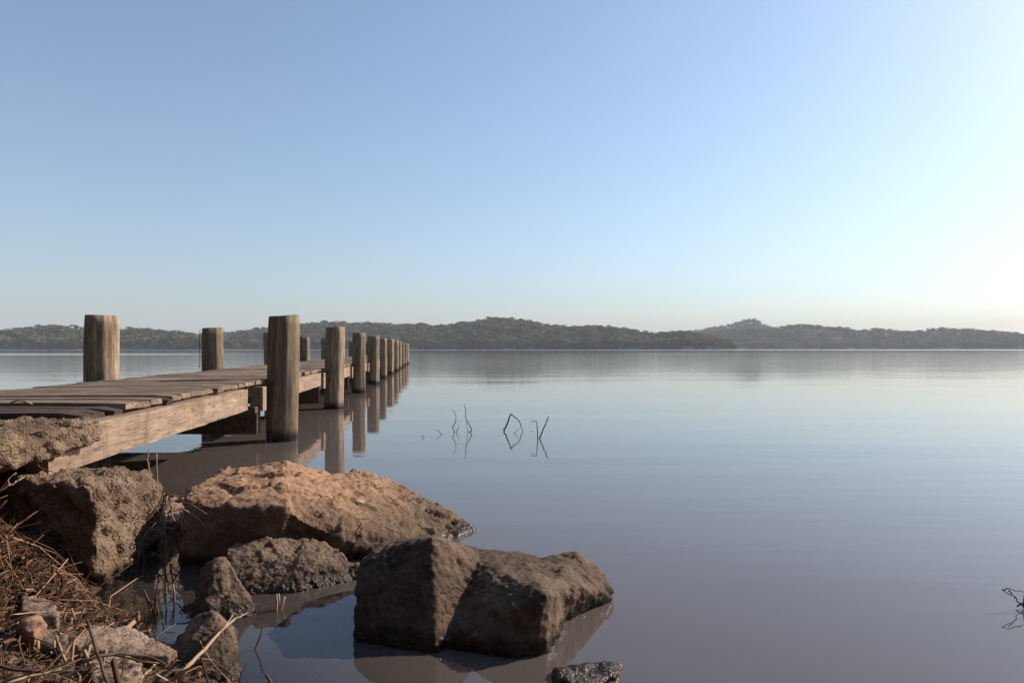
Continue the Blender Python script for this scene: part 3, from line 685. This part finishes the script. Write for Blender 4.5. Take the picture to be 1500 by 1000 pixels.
slab([(92, 852), (108, 840), (118, 850), (112, 866), (95, 870)], 0.05, 0.09, M['rock_pink'], 'small pinkish stone at the edge of the dark pool', 27, 0.006, 0, 0.007)
slab([(62, 918), (95, 928), (105, 945), (90, 955), (55, 940)], 0.09, 0.09, M['rock_grey'], 'broken grey stone lying against the flat slab', 29, 0.012, 0, 0.007)
slab([(32, 905), (55, 898), (62, 915), (50, 925), (35, 922)], 0.12, 0.08, M['rock_pink'], 'small orange stone in the litter below the square stone', 31, 0.010, 0, 0.007)
slab([(236, 738), (252, 727), (276, 730), (278, 756), (240, 764)], 0.06, 0.2, M['rock_pale'], 'low pale stone in the gap between concrete block and boulder', 33, 0.012, 0, 0.009)
slab([(812, 978), (835, 968), (880, 966), (914, 970), (900, 990), (860, 1004), (815, 996)], 0.012, 0.10, M['rock_wet'], 'dark wet rock barely breaking the surface beside the square-ended boulder', 35, 0.010, 0, 0.008)
slab([(400, 905), (450, 885), (492, 892), (490, 925), (440, 950), (395, 945)], -0.085, 0.2, M['rock_brown'], 'drowned rock seen through the shallow water below the rounded rock', 37, 0.012, 0, 0.01)
slab([(372, 930), (390, 918), (400, 950), (380, 965)], -0.10, 0.2, M['rock_brown'], 'small drowned stone beside the low rock with the stick', 39, 0.012, 0, 0.01)
# concrete: broken footing block and the abutment slab above it
T = [Vector((-3.4, 3.25, .33)), at(0, 716, 3.02), at(60, 706, 2.92), at(112, 702, 2.76), at(130, 712, 2.70), at(150, 685, 3.26), at(214, 693, 3.25), Vector((-3.4, 3.5, .35)), Vector((-2.2, 3.4, .37))]
E = [at(140, 740, 2.68), at(152, 800, 2.72), at(0, 800, 3.0), at(233, 712, 3.22), at(234, 790, 3.2), at(190, 805, 3.0)]
rock('concrete_block', [T + E + down(E, -.2) + [Vector((-3.4, 3.25, -.1)), Vector((-3.4, 3.6, -.1))]], M['concrete'], 'rough lump of old concrete under the near end of the jetty', 'concrete block', voxel=0.012, amp=0.022, freq=5, fine=0.004, seed=41, pits=0.016, smooth_it=2)
zt = DECK - 0.03
def sp_(x, y, z): return Vector((x, y, z))
T = [sp_(-1.965, 3.27, zt), sp_(-1.97, 2.7, zt + .005), sp_(-1.98, 2.0, zt), sp_(-3.9, 2.0, zt), sp_(-3.9, 3.35, zt), sp_(-2.10, 3.335, zt)]
Bt = [sp_(-1.955, 3.26, zt - .10), sp_(-2.0, 3.02, zt - .13), sp_(-1.98, 2.68, zt - .145), sp_(-2.0, 2.0, zt - .17), sp_(-3.9, 2.0, zt - .17), sp_(-3.9, 3.33, zt - .16), sp_(-2.15, 3.3, zt - .14)]
slab_o = rock('concrete_slab', [T + Bt], M['concrete'], 'broken edged concrete slab where the jetty deck meets the bank', 'concrete slab', voxel=0.012, amp=0.012, freq=6, fine=0.004, seed=43, pits=0.014, smooth_it=2)

# ------------------------------------------------------------------ twigs standing in the lake
def sticks(name, label, cat, branches, mat, group=None, partname='branch', sides=6, thick=0.72):
    """branches: list of (points, radius at foot, radius at tip); the first is the main stem"""
    o0 = Vector(branches[0][0][0]); root = empty(name, o0); tag(root, label, cat, group)
    for q, (pts, ra, rb) in enumerate(branches):
        pts = [Vector(p) - o0 for p in pts]; n_ = len(pts)
        V, F = tube(pts, [(ra + (rb - ra) * i_ / max(1, n_ - 1)) * thick for i_ in range(n_)], sides)
        mesh_obj('stem' if q == 0 else partname, V, F, mat, root, True)
    return root
def c6(x, y, Y=7.8): return at(600 + x / 6.818, 580 + y / 6.818, Y)
def pl(*p, Y=7.8, a=0.006, s=1): return wiggle([c6(x, y, Y) for x, y in p], 3, a, s)
sticks('drowned_twig', 'thin forked twig with an S bend rising from the lake', 'twig', [(pl((462, 400), (455, 360), (425, 305), (465, 245), (465, 200), (432, 135), s=1), .009, .004), (pl((452, 375), (485, 325), (492, 280), s=2), .006, .003)], M['twig_black'])
sticks('drowned_twig', 'tallest thin twig kinked sharply above the lake', 'twig', [(pl((585, 400), (590, 375), (622, 335), (562, 215), (558, 140), (545, 75), s=3), .011, .004), (pl((592, 372), (572, 300), (570, 235), s=4), .005, .003), (pl((560, 395), (545, 410), (525, 418), s=41), .004, .003)], M['twig_black'])
sticks('drowned_twig', 'bent twig folded over into a pointed arch in the lake', 'twig', [(pl((940, 375), (945, 340), (985, 250), (1012, 178), Y=7.9, s=5), .015, .010), (pl((1012, 178), (1050, 210), (1090, 245), (1115, 300), (1135, 370), Y=7.9, s=6), .010, .006), (pl((1135, 372), (1185, 358), (1228, 345), Y=7.9, s=7), .006, .004), (pl((1030, 385), (1060, 350), (1095, 318), Y=7.7, s=8), .005, .003)], M['twig_black'])
sticks('drowned_twig', 'straight upright twig with a short hook at its tip', 'twig', [(pl((1282, 445), (1275, 350), (1268, 250), Y=7.3, s=9, a=.003), .009, .006), (pl((1268, 252), (1235, 254), (1205, 262), Y=7.3, s=10), .006, .003)], M['twig_black'])
sticks('drowned_twig', 'plain leaning stick beside the hooked upright twig in the lake', 'twig', [(pl((1292, 440), (1340, 320), (1390, 205), Y=7.25, s=11, a=.003), .010, .007)], M['twig_black'])
sticks('drowned_twig', 'short twig tip leaning left beside the S-bent twig', 'twig', [(pl((322, 385), (300, 355), (255, 330), Y=7.6, s=12), .006, .003)], M['twig_black'])
sticks('drowned_twig', 'smallest twig tip just clear of the lake surface', 'twig', [(pl((160, 425), (140, 403), (118, 382), Y=7.35, s=13), .006, .003)], M['twig_black'])
def rb(*p, Y=2.5, a=.004, s=1): return wiggle([at(x, y, Y) for x, y in p], 3, a, s)
sticks('drowned_branch', 'tangled dark branch tip breaking the surface well away from the rocks', 'branch', [
    (rb((1502, 890), (1494, 882), (1484, 873), (1468, 863), s=1), .004, .002), (rb((1468, 863), (1480, 862), (1500, 867), (1515, 872), s=2), .003, .002),
    (rb((1478, 864), (1484, 868), (1486, 876), s=3), .004, .002), (rb((1500, 890), (1500, 875), (1504, 865), s=4), .005, .003), (rb((1490, 888), (1498, 884), (1510, 888), s=5), .004, .003)], M['twig_black'])

# ------------------------------------------------------------------ bank: sticks, reed stubs, litter
def gz(x, y): return float(ground_z(np.array([x]), np.array([y]))[0])
def gp(px, py, lift=0.01):
    """photo pixel -> the point of the bank or water surface under it, lifted a little"""
    z = 0.05
    for _ in range(8):
        p = on_water(px, py, z); z = max(0.0, gz(p.x, p.y)) * 0.6 + z * 0.4
    p = on_water(px, py, z + lift); return p
def lying(name, label, pix, ra, rb_, mat, lifts, seed, extra=()):
    pts = wiggle([gp(x, y, l_) for (x, y), l_ in zip(pix, lifts)], 3, 0.0018, seed)
    br = [(pts, ra, rb_)]
    for pix2, l2, r2 in extra: br.append((wiggle([gp(x, y, l_) for (x, y), l_ in zip(pix2, l2)], 2, .0015, seed + 1), r2, r2 * .6))
    return sticks(name, label, 'twig', br, mat)
lying('fallen_stick', 'long pale stick with a forked tip propped on the low rock', [(246, 1004), (268, 982), (288, 962), (322, 925), (345, 905)], .009, .005, M['twig'], (.07, .13, .16, .15, .10), 1, [([(322, 925), (333, 913), (341, 900)], (.15, .14, .14), .004), ([(345, 905), (356, 901), (362, 897)], (.10, .09, .08), .0035)])
lying('fallen_stick', 'dark straight stem leaning across the flat slab', [(127, 908), (136, 935), (146, 968), (160, 1004)], .006, .006, M['twig_dark'], (.16, .12, .09, .05), 2)
lying('fallen_stick', 'dark curved branch lying over the blunt pale rock', [(112, 972), (140, 961), (175, 957), (215, 961), (242, 972)], .008, .004, M['twig_dark'], (.06, .09, .09, .07, .04), 3)
lying('fallen_stick', 'thin pale curved shoot beside the flat slab', [(117, 958), (124, 944), (140, 930), (166, 912)], .004, .002, M['twig'], (.03, .08, .11, .14), 4)
lying('fallen_stick', 'pale stalk lying low across the bottom of the reed litter', [(6, 1002), (45, 990), (90, 979)], .005, .003, M['twig'], (.05, .05, .05), 5)
lying('fallen_stick', 'dark stalk lying behind the pale one in the litter', [(-8, 974), (25, 981), (65, 984)], .006, .005, M['twig_dark'], (.05, .05, .04), 6)
lying('fallen_stick', 'grey stick lying on the mound of litter', [(-6, 808), (12, 815), (30, 818), (50, 815)], .009, .007, M['root'], (.05, .05, .05, .05), 7)
lying('fallen_stick', 'thin arching stem over the square pale stone', [(-4, 916), (18, 900), (45, 896), (93, 896)], .004, .002, M['twig'], (.05, .09, .08, .04), 8)
lying('fallen_stick', 'slim stem running along the near edge of the pool', [(112, 912), (135, 906), (150, 902), (172, 896)], .004, .002, M['twig_dark'], (.02, .02, .02, .02), 9)
lying('fallen_stick', 'thin dark stick lying from the flat slab to the pool', [(160, 957), (205, 968), (243, 973)], .004, .003, M['twig_dark'], (.07, .06, .03), 10)
lying('fallen_stick', 'short pale stick in the water below the flat slab', [(196, 1004), (215, 985), (230, 970)], .006, .004, M['twig'], (.01, .02, .03), 11)
st = sticks('fallen_stick', 'pale stick slanting against the dark face of the concrete block', 'twig', [(wiggle([at(-6, 722, 2.70), at(18, 708, 2.74), at(40, 696, 2.80)], 4, .004, 5), .007, .006), (wiggle([at(12, 712, 2.72), at(13, 700, 2.74), at(24, 692, 2.76)], 3, .003, 6), .004, .003)], M['twig'])
sticks('dry_root', 'thin root curving out over the end of the pale beam', 'root', [(wiggle([at(46, 672, 2.92), at(58, 684, 2.88), at(76, 691, 2.86), at(98, 693, 2.90)], 4, .003, 8), .004, .002)], M['root'])
sticks('dead_reed', 'crooked leafless stem upright behind the concrete block', 'stem', [(wiggle([at(220, 700, 3.42), at(219, 690, 3.42), at(216, 672, 3.42), at(218, 658, 3.42)], 3, .003, 9), .005, .004)], M['twig'])
sticks('dead_reed', 'straighter leafless stem upright beside the crooked one', 'stem', [(wiggle([at(231, 712, 3.40), at(230, 690, 3.40), at(229, 664, 3.40)], 3, .003, 10), .005, .004)], M['twig'])

def clump(label, px, py, n, spread, hmin, hmax, rad, seed, mat=M['twig'], lean=.35, base_lift=0.0, Y=None, name='reed_stubs', zb=None):
    r = random.Random(seed); c = at(px, py, Y) if Y else gp(px, py, base_lift); root = empty(name, c); tag(root, label, 'reed stubs')
    for q in range(n):
        b = Vector((r.uniform(-spread, spread), r.uniform(-spread, spread) * .7, -0.03)); h_ = r.uniform(hmin, hmax)
        d = Vector((r.uniform(-lean, lean), r.uniform(-lean, lean), 1)).normalized(); bend = Vector((r.uniform(-.2, .2), r.uniform(-.2, .2), 0)) * h_
        p = [b, b + d * h_ * .5 + bend * .3, b + d * (h_ + .03) + bend]
        V, F = tube(wiggle(p, 2, .0025, seed * 50 + q), rad * r.uniform(.45, .8), 6); mesh_obj('stem', V, F, mat, root, True)
    return root
clump('cluster of cut pale reed stubs on the near side of the dark pool', 88, 818, 10, .075, .05, .12, .0055, 1)
clump('tall splayed reed stubs on top of the litter mound', 20, 795, 7, .06, .08, .19, .005, 2, lean=.6)
clump('few short stubs behind the cluster of cut reeds', 108, 800, 4, .03, .06, .13, .004, 3)
clump('pair of tiny stubs in the dark pool below the concrete block', 138, 808, 3, .02, .03, .05, .004, 4)
clump('three cut stubs between square stone and flat slab', 103, 913, 4, .03, .03, .055, .005, 5)
clump('thick broken stubs beside the blunt pale rock', 118, 985, 5, .05, .05, .10, .007, 6)
clump('broken stubs standing in the litter before the broken grey stone', 90, 962, 3, .05, .04, .07, .006, 16)
clump('black wet stubs standing in the pool', 236, 893, 5, .03, .05, .11, .006, 7, M['twig_dark'])
clump('forked wet stub in the pool beside the pointed rock', 255, 880, 2, .012, .06, .10, .006, 8, M['twig'])
clump('two stubs in the pool before the low rock', 284, 935, 3, .02, .03, .06, .005, 9, M['twig_dark'])
clump('two stubs poking from the shallows below the rounded rock', 408, 893, 3, .03, .04, .07, .006, 10, M['twig'])
clump('lone short stub in the water beside the square-ended boulder', 403, 998, 1, .004, .03, .04, .006, 12, M['twig_dark'])
clump('thin dark stubs against the low rock', 345, 955, 4, .05, .06, .13, .004, 13, M['twig_dark'])
# hanging mat of roots at the right end of the concrete block
rr = random.Random(4); c = at(248, 770, 3.12); root = empty('root_tangle', c); tag(root, 'tangle of bare roots hanging between concrete block and orange boulder', 'roots')
for q in range(46):
    a = Vector((rr.uniform(-.12, .10), rr.uniform(-.10, .10), rr.uniform(-.05, .17))); l_ = rr.uniform(.06, .2); d = Vector((rr.uniform(-.7, .7), rr.uniform(-.5, .3), rr.uniform(-1, -.1))).normalized()
    p = [a, a + d * l_ * .5 + Vector((rr.uniform(-.03, .03), 0, .02)), a + d * l_]
    V, F = tube(wiggle(p, 3, .005, q), [rr.uniform(.002, .0045)] * 7, 5); mesh_obj('root', V, F, M['root'] if q % 3 else M['twig'], root, True)
# leaves on the deck
def leaf(px, py, z, ln, wd, rz, mat, label):
    V, F = [], []
    n_ = 6
    for i_ in range(n_ + 1):
        t = i_ / n_; w = wd * math.sin(math.pi * min(.98, max(.04, t))) ; x = (t - .5) * ln; zc = .012 * math.sin(t * 3.1)
        V += [(x, -w, zc + .006), (x, 0, zc), (x, w, zc + .006), (x, 0, zc - .0015)]
    for i_ in range(n_):
        a = i_ * 4
        F += [(a, a + 4, a + 5, a + 1), (a + 1, a + 5, a + 6, a + 2), (a + 2, a + 6, a + 7, a + 3), (a + 3, a + 7, a + 4, a)]
    p = on_water(px, py, z); o = mesh_obj('leaf', V, F, mat, None, True); o.location = p; o.rotation_euler = (0.1, 0, rz); tag(o, label, 'leaf')
leaf(27, 590.5, DECK + .006, .075, .012, .5, M['leaf_brown'], 'dry brown leaf lying on the near planks of the jetty')
leaf(42, 594, DECK + .006, .05, .010, -.1, M['leaf_yellow'], 'yellow-green leaf lying on the near planks of the jetty')

# reed litter: uncountable, one object on the bank
def litter(n, seed):
    r = np.random.default_rng(seed); V, F = [], []
    cnt = 0; N_ = n * 5; pickm = r.random(N_) < .55
    XX = np.where(pickm, r.uniform(-3.2, -0.6, N_), r.normal(-1.92, .17, N_)); YY = np.where(pickm, r.uniform(1.0, 3.1, N_), r.normal(2.5, .15, N_))
    DD = shore_dist(XX, YY); ZZ = ground_z(XX, YY)
    for x, y, d, z in zip(XX.tolist(), YY.tolist(), DD.tolist(), ZZ.tolist()):
        if cnt >= n: break
        if d < -0.03 or (d < .25 and y < 2.5 and r.random() < .3): continue
        th = r.uniform(0, 6.283); pit = r.normal(0.10, .38); ln = r.uniform(.015, .08) * (0.5 + r.random()); w = r.uniform(.0007, .0021)
        if r.random() < .05: ln = r.uniform(.10, .26); w = r.uniform(.0016, .003); pit = r.normal(.35, .35)      # loose long stalks
        if r.random() < .22: w *= 3.2; ln *= .5                                  # flat flakes of leaf among the stalks
        dv = np.array([math.cos(th) * math.cos(pit), math.sin(th) * math.cos(pit), math.sin(pit)]); sd = np.array([-math.sin(th), math.cos(th), 0]); up = np.cross(dv, sd) * -1
        c = np.array([x, y, max(z, 0) + r.uniform(-.004, .016) + max(0, math.sin(pit)) * ln * .4]); bend = sd * r.normal(0, .12) * ln + np.array([0, 0, .10 * ln]); n0 = len(V)
        for (t, b) in ((-.5, 0), (0, 1), (.5, 0)):
            p = c + dv * t * ln + bend * b
            V += [p + sd * w, p - sd * w, p + np.array([0, 0, w * 1.2])]
        for s_ in (0, 3):
            for j in range(3): F.append((n0 + s_ + j, n0 + s_ + (j + 1) % 3, n0 + s_ + 3 + (j + 1) % 3, n0 + s_ + 3 + j))
        cnt += 1
    o = np_mesh('reed_litter', np.array(V), np.array(F), M['litter']); tag(o, 'mat of dead reed stalks and leaf litter covering the bank', 'litter', kind='stuff')
litter(16000, 2)

# gravel and small stones on the bank and in the shallows: uncountable, one object
def gravel(n, seed):
    r = np.random.default_rng(seed); t = (1 + 5 ** .5) / 2
    P = np.array([(-1, t, 0), (1, t, 0), (-1, -t, 0), (1, -t, 0), (0, -1, t), (0, 1, t), (0, -1, -t), (0, 1, -t), (t, 0, -1), (t, 0, 1), (-t, 0, -1), (-t, 0, 1)]) / 1.9
    I = np.array([(0, 11, 5), (0, 5, 1), (0, 1, 7), (0, 7, 10), (0, 10, 11), (1, 5, 9), (5, 11, 4), (11, 10, 2), (10, 7, 6), (7, 1, 8), (3, 9, 4), (3, 4, 2), (3, 2, 6), (3, 6, 8), (3, 8, 9), (4, 9, 5), (2, 4, 11), (6, 2, 10), (8, 6, 7), (9, 8, 1)])
    V, F = [], []; XX = r.uniform(-2.3, -0.5, n); YY = r.uniform(1.6, 3.2, n); DD = shore_dist(XX, YY); ZZ = ground_z(XX, YY)
    for x, y, d, z in zip(XX.tolist(), YY.tolist(), DD.tolist(), ZZ.tolist()):
        if d > 0.45 or d < -0.55: continue
        s_ = 0.005 + 0.016 * r.random() ** 3; a = r.uniform(0, 6.28); ca, sa = math.cos(a), math.sin(a)
        Q = P * r.uniform(.75, 1.25, (12, 1)) * np.array([1.3, .95, .6]) * s_; Q = np.stack([Q[:, 0] * ca - Q[:, 1] * sa, Q[:, 0] * sa + Q[:, 1] * ca, Q[:, 2]], 1)
        F.append(I + len(V) * 12); V.append(Q + np.array([x, y, z + s_ * .2]))
    o = np_mesh('gravel', np.concatenate(V), np.concatenate(F), M['rock_grey']); tag(o, 'scatter of small gravel along the edge of the pool', 'gravel', kind='stuff')
gravel(2600, 6)
